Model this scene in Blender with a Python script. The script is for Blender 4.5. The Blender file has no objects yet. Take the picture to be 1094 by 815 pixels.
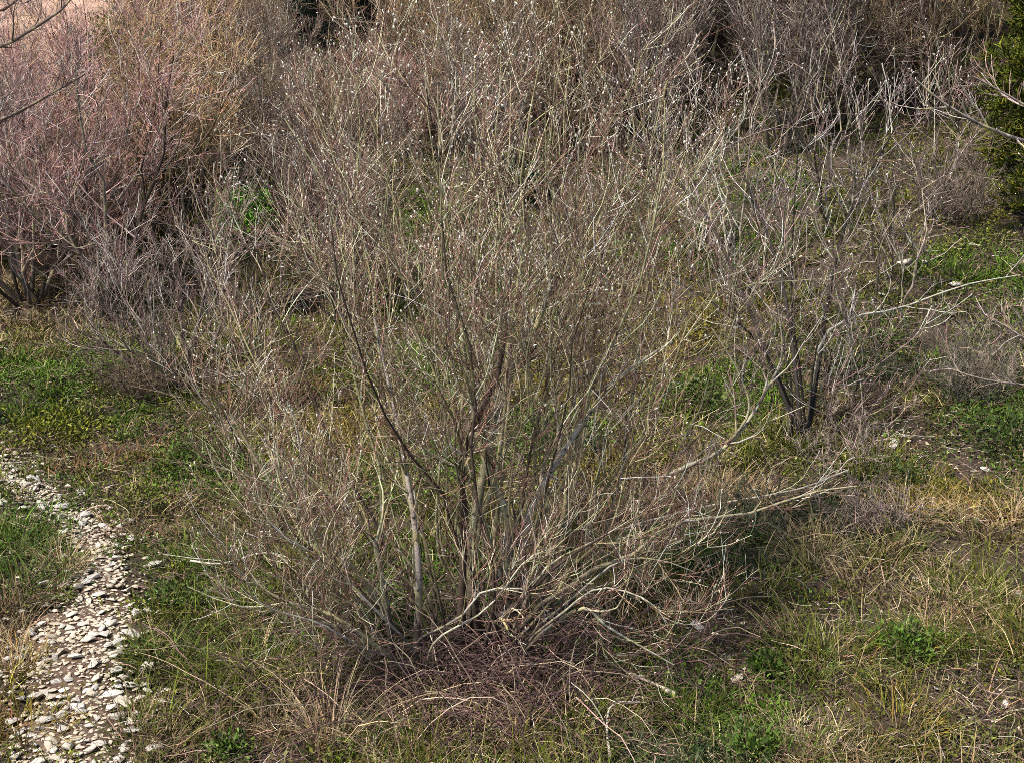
import bpy, bmesh, math
import numpy as np
from mathutils import Vector, Matrix

# ------------------------------------------------------------------ camera, light, exposure
scene = bpy.context.scene
COL = scene.collection
CAM_Z, PITCH, HFOV = 2.6, math.radians(-15.0), math.radians(45.0)
cam_d = bpy.data.cameras.new('camera')
cam_d.sensor_width = 36.0
cam_d.lens = 18.0 / math.tan(HFOV / 2)
cam_d.clip_end = 500.0
cam_d.clip_start = 0.05
cam = bpy.data.objects.new('camera', cam_d)
COL.objects.link(cam)
cam.location = (0, 0, CAM_Z)
cam.rotation_euler = (math.pi / 2 + PITCH, 0, 0)
scene.camera = cam

SUN_DIR = Vector((-0.58, -0.36, 1.05)).normalized()
world = bpy.data.worlds.new('World')
scene.world = world
world.use_nodes = True
wn = world.node_tree
for n in list(wn.nodes):
    wn.nodes.remove(n)
sky = wn.nodes.new('ShaderNodeTexSky')
sky.sky_type = 'NISHITA'
sky.sun_disc = False
sky.sun_elevation = math.asin(SUN_DIR.z)
sky.sun_rotation = math.atan2(SUN_DIR.x, SUN_DIR.y)
bg = wn.nodes.new('ShaderNodeBackground')
bg.inputs['Strength'].default_value = 0.070
wo = wn.nodes.new('ShaderNodeOutputWorld')
wn.links.new(sky.outputs[0], bg.inputs[0])
wn.links.new(bg.outputs[0], wo.inputs[0])

sun_d = bpy.data.lights.new('sun', 'SUN')
sun_d.energy = 3.7
sun_d.angle = math.radians(3.0)
sun_d.color = (1.0, 0.91, 0.77)
sun = bpy.data.objects.new('sun', sun_d)
sun.rotation_euler = SUN_DIR.to_track_quat('Z', 'Y').to_euler()
sun.location = (-20, -5, 25)
COL.objects.link(sun)

scene.view_settings.view_transform = 'Standard'
scene.view_settings.look = 'None'
scene.view_settings.gamma = 1.0
scene.view_settings.use_curve_mapping = False
scene.view_settings.exposure = 0.95
scene.render.engine = 'CYCLES'
scene.cycles.use_denoising = False
scene.cycles.max_bounces = 5
scene.cycles.diffuse_bounces = 3
scene.cycles.glossy_bounces = 2
scene.cycles.filter_width = 0.85
scene.cycles.sample_clamp_indirect = 4.0

rng = np.random.default_rng(11)
TAU = 2 * math.pi
TW = math.tan(HFOV / 2)

# ------------------------------------------------------------------ terrain function and aiming helpers
def nz(x, y, s, k=0):
    """smooth sum-of-sines noise in about -1..1"""
    a = np.sin(x * s * 1.31 + y * s * 0.77 + 1.7 * k + 0.4)
    b = np.sin(x * s * -0.83 + y * s * 1.47 + 2.3 * k + 1.9)
    c = np.sin(x * s * 2.13 + y * s * -1.9 + 0.9 * k + 3.1)
    d = np.sin(x * s * 3.37 + y * s * 2.71 + 3.3 * k)
    return (a + b + 0.6 * c + 0.4 * d) / 3.0

def ground_z(x, y):
    x = np.asarray(x, float); y = np.asarray(y, float)
    sg = 1 / (1 + np.exp(-(x - 0.8) / 1.1))
    s0 = 11.6 - 3.6 * sg
    sl = 0.52 - 0.08 * sg
    d = y - s0
    rise = sl * 0.5 * (d + np.sqrt(d * d + 1.6))
    rise = 16 * np.tanh(rise / 16)
    tilt = 0.05 * np.maximum(x, 0)
    bump = 0.07 * nz(x, y, 1.1) + 0.03 * nz(x, y, 3.1, 2) + 0.012 * nz(x, y, 8.3, 5)
    far = np.clip((y - 8) / 10, 0, 1)
    bump2 = far * 0.25 * nz(x, y, 0.7, 4)
    return rise + tilt + bump + bump2

def ray(px, py):
    u = (px / 1094.0 - 0.5) * 2 * TW
    v = (0.5 - py / 815.0) * 2 * TW * (815.0 / 1094.0)
    c, s = math.cos(PITCH), math.sin(PITCH)
    return np.array([u, c - v * s, s + v * c])

def W(px, py, y):
    """the point seen at photo pixel (px, py) that stands y metres in front of the camera"""
    r = ray(px, py)
    return np.array([0, 0, CAM_Z]) + r * (y / r[1])

def G(px, py):
    """where the ground is seen at photo pixel (px, py)"""
    r = ray(px, py); t = 1.0
    o = np.array([0, 0, CAM_Z])
    while t < 120:
        p = o + r * t
        if p[2] < ground_z(p[0], p[1]):
            return np.array([p[0], p[1], float(ground_z(p[0], p[1]))])
        t += 0.02
    return o + r * 30

# ------------------------------------------------------------------ mesh and object helpers
def norm(v):
    return v / np.maximum(np.linalg.norm(v, axis=-1, keepdims=True), 1e-9)

def build_mesh(name, V, F, tint=None, mat=None, smooth=True):
    """V (n,3); F (m,k) all faces with k corners; tint (n,3) base colours"""
    me = bpy.data.meshes.new(name)
    V = np.asarray(V, np.float32); F = np.asarray(F, np.int32)
    me.vertices.add(len(V)); me.vertices.foreach_set('co', V.ravel())
    k = F.shape[1]
    me.loops.add(F.size); me.loops.foreach_set('vertex_index', F.ravel())
    me.polygons.add(len(F))
    me.polygons.foreach_set('loop_start', np.arange(0, F.size, k, dtype=np.int32))
    me.polygons.foreach_set('use_smooth', np.full(len(F), smooth))
    if tint is not None:
        at = me.attributes.new('tint', 'FLOAT_COLOR', 'POINT')
        c = np.ones((len(V), 4), np.float32); c[:, :3] = tint
        at.data.foreach_set('color', c.ravel())
    me.update(calc_edges=True)
    if mat:
        me.materials.append(mat)
    return me

def link(name, me, parent=None, loc=None):
    o = bpy.data.objects.new(name, me)
    COL.objects.link(o)
    if parent is not None:
        o.parent = parent
    if loc is not None:
        o.location = loc
    return o

def tag(o, label=None, cat=None, group=None, kind=None):
    if label: o['label'] = label
    if cat: o['category'] = cat
    if group: o['group'] = group
    if kind: o['kind'] = kind
    return o

def empty(name, loc, label, cat, group=None):
    o = bpy.data.objects.new(name, None)
    COL.objects.link(o)
    o.location = [float(v) for v in loc]
    o.empty_display_size = 0.1
    return tag(o, label, cat, group)

def tubes(P, R, sides=3):
    """tubes along N polylines P (N,K,3) with radii R (N,K)"""
    N, K, _ = P.shape
    T = np.empty_like(P)
    T[:, 1:-1] = P[:, 2:] - P[:, :-2]
    T[:, 0] = P[:, 1] - P[:, 0]; T[:, -1] = P[:, -1] - P[:, -2]
    T = norm(T)
    ref = np.zeros((N, 1, 3)); mean = norm(P[:, -1] - P[:, 0])
    ax = np.argmin(np.abs(mean), axis=1)
    ref[np.arange(N), 0, ax] = 1
    U = norm(np.cross(T, ref)); Vv = np.cross(T, U)
    a = np.arange(sides) / sides * TAU
    ring = (U[:, :, None] * np.cos(a)[:, None] + Vv[:, :, None] * np.sin(a)[:, None]) * R[:, :, None, None]
    V = (P[:, :, None] + ring).reshape(-1, 3)
    base = (np.arange(N)[:, None, None] * K + np.arange(K - 1)[None, :, None]) * sides
    j = np.arange(sides)[None, None, :]; j2 = (j + 1) % sides
    F = np.stack([base + j, base + j2, base + sides + j2, base + sides + j], -1).reshape(-1, 4)
    return V, F

class Soup:
    """collects tubes and blades, then becomes one mesh"""
    def __init__(s): s.V, s.F, s.C, s.n = [], [], [], 0
    def add(s, V, F, C):
        s.V.append(V); s.F.append(F + s.n); s.C.append(np.broadcast_to(C, V.shape)); s.n += len(V)
    def tubes(s, P, R, col, sides=3):
        if len(P) == 0: return
        V, F = tubes(P, R, sides)
        col = np.asarray(col, float)
        C = np.repeat(col, P.shape[1] * sides, axis=0) if col.ndim == 2 else col
        s.add(V, F, C)
    def mesh(s, name, mat, origin=(0, 0, 0), smooth=True):
        V = np.concatenate(s.V) - np.asarray(origin)
        return build_mesh(name, V, np.concatenate(s.F), np.concatenate(s.C), mat, smooth)

def tints(rg, n, base, spread=0.25, hue=0.08, alt=None, altp=0.0):
    base = np.asarray(base, float)
    c = np.repeat(base[None], n, 0)
    if alt is not None:
        m = rg.random(n) < altp
        c[m] = np.asarray(alt, float)
    c = c * np.exp(rg.normal(0, spread, (n, 1))) * np.exp(rg.normal(0, hue, (n, 3)))
    return np.clip(c, 0.004, 0.85)

def grow(rg, P, R, n, tr=(0.2, 1.0), L=0.5, ang=(25, 60), up=0.15, wob=0.1, K=5, rr=0.6, rtip=0.0008, lenfall=0.4, droop=0.0):
    """n children along every polyline; returns their polylines, radii and parent index"""
    N, K0, _ = P.shape
    idx = np.repeat(np.arange(N), n); M = len(idx)
    t = tr[0] + (tr[1] - tr[0]) * rg.random(M)
    f = t * (K0 - 1) * 0.9999
    i = f.astype(int); w = (f - i)[:, None]
    A, B = P[idx, i], P[idx, i + 1]
    pos = A * (1 - w) + B * w
    tan = norm(B - A)
    r0 = np.maximum((R[idx, i] * (1 - w[:, 0]) + R[idx, i + 1] * w[:, 0]) * rr, rtip)
    perp = norm(np.cross(tan, rg.normal(size=(M, 3))))
    a = np.radians(ang[0] + (ang[1] - ang[0]) * rg.random(M))[:, None]
    d = tan * np.cos(a) + perp * np.sin(a)
    ln = L * (0.45 + 0.75 * rg.random(M)) * (1 - lenfall * t)
    st = (ln / (K - 1))[:, None]
    out = np.empty((M, K, 3)); out[:, 0] = pos
    bend = rg.normal(size=(M, 3)) * wob * 0.7
    for k in range(1, K):
        d = d + bend + rg.normal(size=(M, 3)) * wob
        d[:, 2] += up - droop * (k / K)
        d = norm(d)
        out[:, k] = out[:, k - 1] + d * st
    rad = r0[:, None] * (1 - np.linspace(0, 1, K))[None] + rtip * np.linspace(0, 1, K)[None]
    return out, rad, idx

def resample(pts, K):
    """a smooth polyline of K points through the given ones (Catmull-Rom)"""
    p = np.asarray(pts, float)
    p = np.vstack([2 * p[0] - p[1], p, 2 * p[-1] - p[-2]])
    m = len(p) - 3
    out = []
    for s in np.linspace(0, m - 1e-6, K):
        i = int(s); u = s - i
        a, b, c, d = p[i:i + 4]
        out.append(0.5 * (2 * b + (c - a) * u + (2 * a - 5 * b + 4 * c - d) * u * u + (3 * b - a - 3 * c + d) * u ** 3))
    return np.array(out)

def vase(rg, b, e, K=12, flare=0.45, wob=0.03):
    """a stem that leans out from b and then climbs to e"""
    h = e - b; hz = np.array([h[0], h[1], 0]); vz = np.array([0, 0, h[2]])
    side = np.array([rg.normal(), rg.normal(), 0]) * 0.11 * np.linalg.norm(h)
    c1 = b + flare * hz + (0.62 - flare * 0.6) * vz * 0.8 + side
    c2 = b + (0.5 + flare * 0.65) * hz + 0.68 * vz - side * 0.5
    t = np.linspace(0, 1, K)[:, None]
    p = (1 - t) ** 3 * b + 3 * (1 - t) ** 2 * t * c1 + 3 * (1 - t) * t * t * c2 + t ** 3 * e
    w = rg.normal(size=(K, 3)) * wob; w[0] = 0
    return p + w

# ------------------------------------------------------------------ materials
def new_mat(name, rough=0.85, spec=0.25):
    m = bpy.data.materials.new(name); m.use_nodes = True
    nt = m.node_tree; b = nt.nodes['Principled BSDF']
    b.inputs['Roughness'].default_value = rough
    b.inputs['Specular IOR Level'].default_value = spec
    return m, nt, b

def noise(nt, scale, detail=4.0, rough=0.55, coord='Object'):
    tc = nt.nodes.new('ShaderNodeTexCoord')
    n = nt.nodes.new('ShaderNodeTexNoise')
    n.inputs['Scale'].default_value = scale
    n.inputs['Detail'].default_value = detail
    n.inputs['Roughness'].default_value = rough
    nt.links.new(tc.outputs[coord], n.inputs['Vector'])
    return n

def ramp(nt, src, stops):
    r = nt.nodes.new('ShaderNodeValToRGB')
    e = r.color_ramp.elements
    while len(e) < len(stops): e.new(0.5)
    for el, (p, c) in zip(e, stops):
        el.position = p; el.color = (c, c, c, 1) if not hasattr(c, '__len__') else (*c, 1)
    nt.links.new(src, r.inputs[0])
    return r

def mix(nt, fac, a, b, mode='MIX'):
    m = nt.nodes.new('ShaderNodeMix'); m.data_type = 'RGBA'; m.blend_type = mode
    for sock, v in ((m.inputs[0], fac), (m.inputs[6], a), (m.inputs[7], b)):
        if isinstance(v, (int, float)): sock.default_value = v
        elif hasattr(v, '__len__'): sock.default_value = (*v, 1)
        else: nt.links.new(v, sock)
    return m.outputs[2]

def attr(nt, name='tint'):
    a = nt.nodes.new('ShaderNodeAttribute'); a.attribute_name = name
    return a.outputs['Color']

def plain_tint(name, rough=0.85, spec=0.2, nscale=60.0, amp=0.35):
    m, nt, b = new_mat(name, rough, spec)
    n = noise(nt, nscale, 3)
    r = ramp(nt, n.outputs['Fac'], [(0.3, 1 - amp), (0.7, 1 + amp)])
    nt.links.new(mix(nt, 1.0, attr(nt), r.outputs[0], 'MULTIPLY'), b.inputs['Base Color'])
    return m

M_TWIG = plain_tint('twig_bark', 0.7, 0.3, 25.0, 0.3)
M_GRASS = plain_tint('grass_blade', 0.75, 0.2, 30.0, 0.25)
M_LEAF = plain_tint('small_leaf', 0.6, 0.35, 40.0, 0.25)
M_CATKIN = plain_tint('catkin_silver', 0.9, 0.1, 90.0, 0.15)
M_NEEDLE = plain_tint('conifer_needle', 0.7, 0.25, 18.0, 0.35)

def bark_mat():
    m, nt, b = new_mat('willow_bark', 0.85, 0.2)
    base = attr(nt)
    n1 = noise(nt, 9.0, 6, 0.65); r1 = ramp(nt, n1.outputs['Fac'], [(0.52, 0.0), (0.60, 1.0)])
    pale_fac = ramp(nt, base, [(0.07, 0.0), (0.17, 1.0)])               # lichen only where the stem tint is not dark
    def both(a):
        mm = nt.nodes.new('ShaderNodeMath'); mm.operation = 'MULTIPLY'
        nt.links.new(a, mm.inputs[0]); nt.links.new(pale_fac.outputs[0], mm.inputs[1]); return mm.outputs[0]
    c = mix(nt, both(r1.outputs[0]), base, (0.44, 0.40, 0.22))      # yellowish lichen
    n2 = noise(nt, 21.0, 5, 0.6); r2 = ramp(nt, n2.outputs['Fac'], [(0.60, 0.0), (0.66, 1.0)])
    c = mix(nt, both(r2.outputs[0]), c, (0.56, 0.53, 0.46))              # pale crusty lichen
    n3 = noise(nt, 34.0, 5, 0.6); r3 = ramp(nt, n3.outputs['Fac'], [(0.34, 1.0), (0.42, 0.0)])
    c = mix(nt, r3.outputs[0], c, (0.06, 0.05, 0.042))
    nt.links.new(c, b.inputs['Base Color'])
    bp = nt.nodes.new('ShaderNodeBump'); bp.inputs['Strength'].default_value = 0.6; bp.inputs['Distance'].default_value = 0.004
    n4 = noise(nt, 120.0, 4); nt.links.new(n4.outputs['Fac'], bp.inputs['Height']); nt.links.new(bp.outputs[0], b.inputs['Normal'])
    return m
M_BARK = bark_mat()
M_DARK = plain_tint('dark_bark', 0.9, 0.15, 30.0, 0.4)

def stone_mat():
    m, nt, b = new_mat('pale_limestone', 0.9, 0.2)
    oi = nt.nodes.new('ShaderNodeObjectInfo')
    rr = ramp(nt, oi.outputs['Random'], [(0.0, (0.56, 0.49, 0.40)), (0.3, (0.74, 0.69, 0.62)), (0.7, (0.80, 0.77, 0.73)), (1.0, (0.58, 0.55, 0.53))])
    n1 = noise(nt, 14.0, 6, 0.7); r1 = ramp(nt, n1.outputs['Fac'], [(0.30, 0.65), (0.55, 1.05)])
    c = mix(nt, 1.0, rr.outputs[0], r1.outputs[0], 'MULTIPLY')
    n2 = noise(nt, 40.0, 4); r2 = ramp(nt, n2.outputs['Fac'], [(0.60, 0.0), (0.72, 0.8)])
    c = mix(nt, r2.outputs[0], c, (0.32, 0.24, 0.15))
    c = mix(nt, 1.0, c, attr(nt), 'MULTIPLY')
    nt.links.new(c, b.inputs['Base Color'])
    bp = nt.nodes.new('ShaderNodeBump'); bp.inputs['Strength'].default_value = 0.7; bp.inputs['Distance'].default_value = 0.006
    n3 = noise(nt, 55.0, 5); nt.links.new(n3.outputs['Fac'], bp.inputs['Height']); nt.links.new(bp.outputs[0], b.inputs['Normal'])
    return m
M_STONE = stone_mat()

def soil_mat(name, dark, mid, light):
    m, nt, b = new_mat(name, 0.95, 0.1)
    n1 = noise(nt, 3.0, 8, 0.65); r1 = ramp(nt, n1.outputs['Fac'], [(0.3, dark), (0.5, mid), (0.72, light)])
    n2 = noise(nt, 60.0, 5, 0.7); r2 = ramp(nt, n2.outputs['Fac'], [(0.3, 0.45), (0.7, 1.5)])
    c = mix(nt, 1.0, r1.outputs[0], r2.outputs[0], 'MULTIPLY')
    c = mix(nt, 1.0, c, attr(nt), 'MULTIPLY')
    nt.links.new(c, b.inputs['Base Color'])
    bp = nt.nodes.new('ShaderNodeBump'); bp.inputs['Strength'].default_value = 1.0; bp.inputs['Distance'].default_value = 0.03
    n3 = noise(nt, 28.0, 8, 0.7); nt.links.new(n3.outputs['Fac'], bp.inputs['Height']); nt.links.new(bp.outputs[0], b.inputs['Normal'])
    return m
M_SOIL = soil_mat('hillside_soil', (0.045, 0.034, 0.030), (0.075, 0.058, 0.045), (0.14, 0.105, 0.085))
M_PATHSOIL = soil_mat('path_soil', (0.075, 0.05, 0.045), (0.16, 0.11, 0.085), (0.34, 0.26, 0.20))

# ------------------------------------------------------------------ ground
def axis(lo, hi, core_lo, core_hi, fine, coarse_n):
    a = np.arange(core_lo, core_hi, fine)
    l = core_lo - (core_lo - lo) * (np.linspace(1, 0, coarse_n, endpoint=False) ** 2)
    r = core_hi + (hi - core_hi) * (np.linspace(0, 1, coarse_n) ** 2)
    return np.concatenate([l, a, r])
gx = axis(-90, 90, -9, 9, 0.07, 30); gy = axis(-40, 140, 2.0, 20, 0.07, 30)
X, Y = np.meshgrid(gx, gy)
Z = ground_z(X, Y)
V = np.stack([X, Y, Z], -1).reshape(-1, 3)
nx, ny = len(gx), len(gy)
ii = np.arange(ny - 1)[:, None] * nx + np.arange(nx - 1)[None]
F = np.stack([ii, ii + 1, ii + nx + 1, ii + nx], -1).reshape(-1, 4)
bare_c = G(20, 25)
bare = np.exp(-(((V[:, 0] - bare_c[0]) / 3.0) ** 2 + ((V[:, 1] - bare_c[1]) / 3.0) ** 2) ** 2)
tintv = np.ones((len(V), 3)) + bare[:, None] * np.array([5.0, 4.2, 4.2])
link('ground', build_mesh('ground', V, F, tintv, M_SOIL))['kind'] = 'structure'

# the stony footpath: left and right edge as seen, laid on the ground
PATH = [(470, -60, -27), (492, -30, -4), (515, 0, 24), (540, 42, 66), (560, 72, 98), (575, 82, 114), (605, 86, 130), (640, 68, 142), (675, 36, 136), (710, 36, 130),
        (750, 30, 134), (790, 22, 130), (830, 12, 126), (880, 5, 106), (960, -15, 106)]
pl = np.array([G(l, p)[:2] for p, l, r in PATH]); pr = np.array([G(r, p)[:2] for p, l, r in PATH])
pl = resample(pl, 90); pr = resample(pr, 90)
PL, PR = pl, pr
cw = 15
rows = []
for i in range(90):
    j = np.linspace(0, 1, cw)[:, None]
    jl = 0.05 * math.sin(i * 0.9) + 0.035 * math.sin(i * 2.3 + 1); jr = 0.05 * math.sin(i * 1.1 + 2) + 0.035 * math.sin(i * 2.7)
    dv = (pr[i] - pl[i]) / np.linalg.norm(pr[i] - pl[i])
    rows.append((pl[i] + dv * jl) * (1 - j) + (pr[i] + dv * jr) * j)
PV = np.concatenate(rows)
edge = np.tile(np.minimum(np.linspace(0, 1, cw), np.linspace(1, 0, cw)) * 2, 90)
pz = ground_z(PV[:, 0], PV[:, 1]) + 0.014 * np.clip(edge * 4, 0, 1) - 0.004 + 0.006 * nz(PV[:, 0], PV[:, 1], 22)
ii = np.arange(89)[:, None] * cw + np.arange(cw - 1)[None]
link('path', build_mesh('path', np.column_stack([PV, pz]), np.stack([ii, ii + 1, ii + cw + 1, ii + cw], -1).reshape(-1, 4),
                        np.ones((len(PV), 3)), M_PATHSOIL))['kind'] = 'structure'

def path_s(x, y):
    """-> (position across the path 0..1, inside?) for points"""
    P2 = np.stack([x, y], -1)
    mid = (PL + PR) / 2
    i = np.argmin(((P2[:, None] - mid[None]) ** 2).sum(-1), 1)
    w = PR[i] - PL[i]; L2 = (w ** 2).sum(-1)
    s = ((P2 - PL[i]) * w).sum(-1) / L2
    d = np.linalg.norm(P2 - mid[i], axis=-1)
    return s, (s > 0) & (s < 1) & (d < np.sqrt(L2) * 0.75)

# ------------------------------------------------------------------ stones
def stone_mesh(name, rg, k=16, flat=0.62):
    bm = bmesh.new()
    p = norm(rg.normal(size=(k, 3))) * (0.75 + 0.35 * rg.random((k, 1))) * np.array([1.15, 0.75, flat * .9])
    vs = [bm.verts.new(q) for q in p]
    res = bmesh.ops.convex_hull(bm, input=vs)
    bmesh.ops.delete(bm, geom=list({g for g in res['geom_unused'] + res['geom_interior'] if isinstance(g, bmesh.types.BMVert)}), context='VERTS')
    bmesh.ops.bevel(bm, geom=bm.edges[:], offset=0.13, segments=2, affect='EDGES', profile=0.6, clamp_overlap=True)
    bmesh.ops.triangulate(bm, faces=bm.faces[:])
    me = bpy.data.meshes.new(name); bm.to_mesh(me); bm.free()
    at = me.attributes.new('tint', 'FLOAT_COLOR', 'POINT')
    at.data.foreach_set('color', np.ones(len(me.vertices) * 4, np.float32))
    for f in me.polygons: f.use_smooth = True
    me.materials.append(M_STONE)
    return me
STONES = [stone_mesh('stone', rng, 10 + i % 9, 0.36 + 0.05 * (i % 5)) for i in range(14)]

def put_stone(px_point, size, label, cat='stone', group=None, rz=None, sink=0.3, name='stone', flat=1.0, k=None):
    o = link(name, STONES[int(rng.integers(len(STONES))) if k is None else k])
    o.location = (px_point[0], px_point[1], px_point[2] + size * 0.5 * flat * (1 - sink))
    o.scale = (size, size, size * flat)
    o.rotation_euler = (rng.normal() * 0.22, rng.normal() * 0.22, rng.random() * TAU if rz is None else rz)
    return tag(o, label, cat, group)

placed = []
def try_place(x, y, r):
    for (a, b, c) in placed:
        if (a - x) ** 2 + (b - y) ** 2 < (0.62 * (c + r)) ** 2: return False
    placed.append((x, y, r)); return True

for px, py, s, lab in [(410 / 2.957, 540 + 632 / 2.957, 0.058, 'biggest rounded pale stone at the right edge of the stony path'),
                       (382 / 2.957, 540 + 608 / 2.957, 0.06, 'tall pale stone just behind the biggest one at the path edge'),
                       (400 / 2.957, 540 + 672 / 2.957, 0.04, 'flat pale stone in front of the biggest stone at the path edge'),
                       (205 / 2.957, 540 + 563 / 2.957, 0.036, 'round cream cobble alone on bare soil at the path middle'),
                       (297 / 2.957, 540 + 600 / 2.957, 0.04, 'long low pale stone left of the tall stones on the path'),
                       (432 / 2.957, 540 + 415 / 2.957, 0.052, 'flat white slab stone on the right rim of the path'),
                       (185 / 2.957, 540 + 760 / 2.957, 0.06, 'broad flat cream stone near the lower end of the path'),
                       (335 / 2.957, 540 + 760 / 2.957, 0.042, 'white angular stone low on the right path edge'),
                       (250 / 2.957, 540 + 395 / 2.957, 0.046, 'long pale cobble in the middle of the path'),
                       (225 / 2.957, 540 + 12 / 2.957, 0.07, 'wide white stone at the far bend of the path')]:
    p = G(px - 8, py); placed.append((p[0], p[1], s))
    put_stone(p, s * .8, lab, 'stone', 'stones on the footpath', sink=0.3)

n_ind = 0; small = []
tries = 0
while tries < 30000:
    tries += 1
    i = int((rng.random() ** 1.15) * 89.99); s = rng.random()
    if rng.random() > ((0.30 + 0.70 * (1 - abs(2 * s - 1.0))) * (0.55 + 0.45 * math.sin(i * .45 + 6 * s) if rng.random() < .6 else 1)): continue
    p = PL[i] * (1 - s) + PR[i] * s + rng.normal(size=2) * (0.03 + 0.09 * (rng.random() < .15))
    r = 0.0115 * math.exp(rng.normal(0.1, 0.6)) * (1.9 if rng.random() < 0.12 else 1.15) * (1.25 if i < 45 else 1.0)
    r = min(r * (1.1 if p[1] < 5.2 else 1), 0.037)
    if try_place(p[0], p[1], r): small.append((r, p[0], p[1]))
small.sort(key=lambda q: -q[0] / q[2])
for r, x, y in small[:285]:
    put_stone((x, y, float(ground_z(x, y)) + 0.008), r, 'pale limestone cobble lying loose among many others on the footpath', 'stone', 'stones on the footpath', sink=0.25)
# the rest of the path stones as one pebble bed
def pebble_mesh(items, name):
    base = []
    for me in STONES[:8]:
        v = np.empty(len(me.vertices) * 3, np.float32); me.vertices.foreach_get('co', v)
        f = np.empty(len(me.polygons) * 3, np.int32); me.loops.foreach_get('vertex_index', f)
        base.append((v.reshape(-1, 3), f.reshape(-1, 3)))
    Vs, Fs, Cs, n = [], [], [], 0
    for r, x, y, z in items:
        v, f = base[int(rng.integers(len(base)))]
        a = rng.random() * TAU; c, s = math.cos(a), math.sin(a)
        q = v * np.array([r, r, r * (0.7 + 0.4 * rng.random())])
        q = np.column_stack([q[:, 0] * c - q[:, 1] * s, q[:, 0] * s + q[:, 1] * c, q[:, 2]]) + np.array([x, y, z + r * 0.3])
        Vs.append(q); Fs.append(f + n); n += len(q)
        Cs.append(np.repeat(np.array([[1, .97, .93]]) * (0.72 + 0.35 * rng.random()), len(q), 0))
    return build_mesh(name, np.concatenate(Vs), np.concatenate(Fs), np.concatenate(Cs), M_STONE)
peb = [(r, x, y, float(ground_z(x, y)) + 0.008) for r, x, y in small[285:]]
o = link('pebbles', pebble_mesh(peb, 'pebbles')); tag(o, 'small pale pebbles covering the footpath between the stones', 'pebbles', None, 'stuff')

for px, py, s, lab, fl in [(966, 285, 0.075, 'yellowish boulder in the grass of the right slope', 1.0), (987, 283, 0.045, 'small yellow stone right of the yellowish boulder', 0.9),
                       (1018, 308, 0.07, 'flat grey-white rock on the right slope above the long pale limb', 0.7), (942, 318, 0.035, 'small white stone left of the flat grey-white rock', 0.8),
                       (1016, 339, 0.03, 'tiny white pebble stone in the grass below the flat rock', 1.0), (752, 411, 0.05, 'cream stone in the grass left of the dark forked stems', 1.0),
                       (955, 478, 0.05, 'dark-sided grey stone beside bare soil on the right', 0.8), (968, 470, 0.055, 'pinkish flat stone on bare soil on the right', 0.6),
                       (945, 514, 0.03, 'white stone in grass below the bare soil patch', 1.0), (972, 506, 0.03, 'white stone right of another on the bare soil patch', 0.8),
                       (1012, 476, 0.03, 'yellowish stone at the right rim of the bare soil', 0.8), (1052, 503, 0.04, 'pale flat stone at the far right of the bare soil', 0.6),
                       (745, 673, 0.042, 'pink-tinged stone half buried in the grass right of the willow', 0.7), (775, 706, 0.035, 'left crumbly cream stone in the grass', 0.8),
                       (787, 727, 0.04, 'right crumbly cream stone in the grass', 0.8), (1073, 757, 0.026, 'bright white stone in the grass at the lower right corner', 1.0),
                       (1000, 738, 0.022, 'grey-white shard left of the bright white stone', 0.8), (1088, 640, 0.045, 'pinkish rock at the right edge of the grass', 0.8),
                       (855, 617, 0.014, 'tiny white pebble in the dark grass at right', 1.0), (45, 508, 0.05, 'low beige stone in the dry grass above the path bend', 0.7)]:
    put_stone(G(px, py), s, lab, flat=fl, sink=0.0)

gv = []
for px, py, n, rad in [(955, 478, 45, .28), (1030, 500, 60, .35), (985, 470, 40, .3), (780, 715, 35, .14), (1000, 745, 25, .2), (745, 672, 14, .12), (940, 515, 22, .2), (1010, 315, 40, .5), (680, 700, 14, .2), (900, 640, 18, .4), (1060, 640, 20, .3), (70, 500, 25, .2)]:
    c = G(px, py)
    for _ in range(n):
        x, y = c[0] + rng.normal() * rad, c[1] + rng.normal() * rad * .7
        gv.append((min(.007 * math.exp(rng.normal(.2, .5)), .014) * (1 + .06 * y), x, y, float(ground_z(x, y))))
tag(link('gravel', pebble_mesh(gv, 'gravel')), 'small pale stone chips lying on bare spots between the grass', 'gravel', None, 'stuff')

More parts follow.
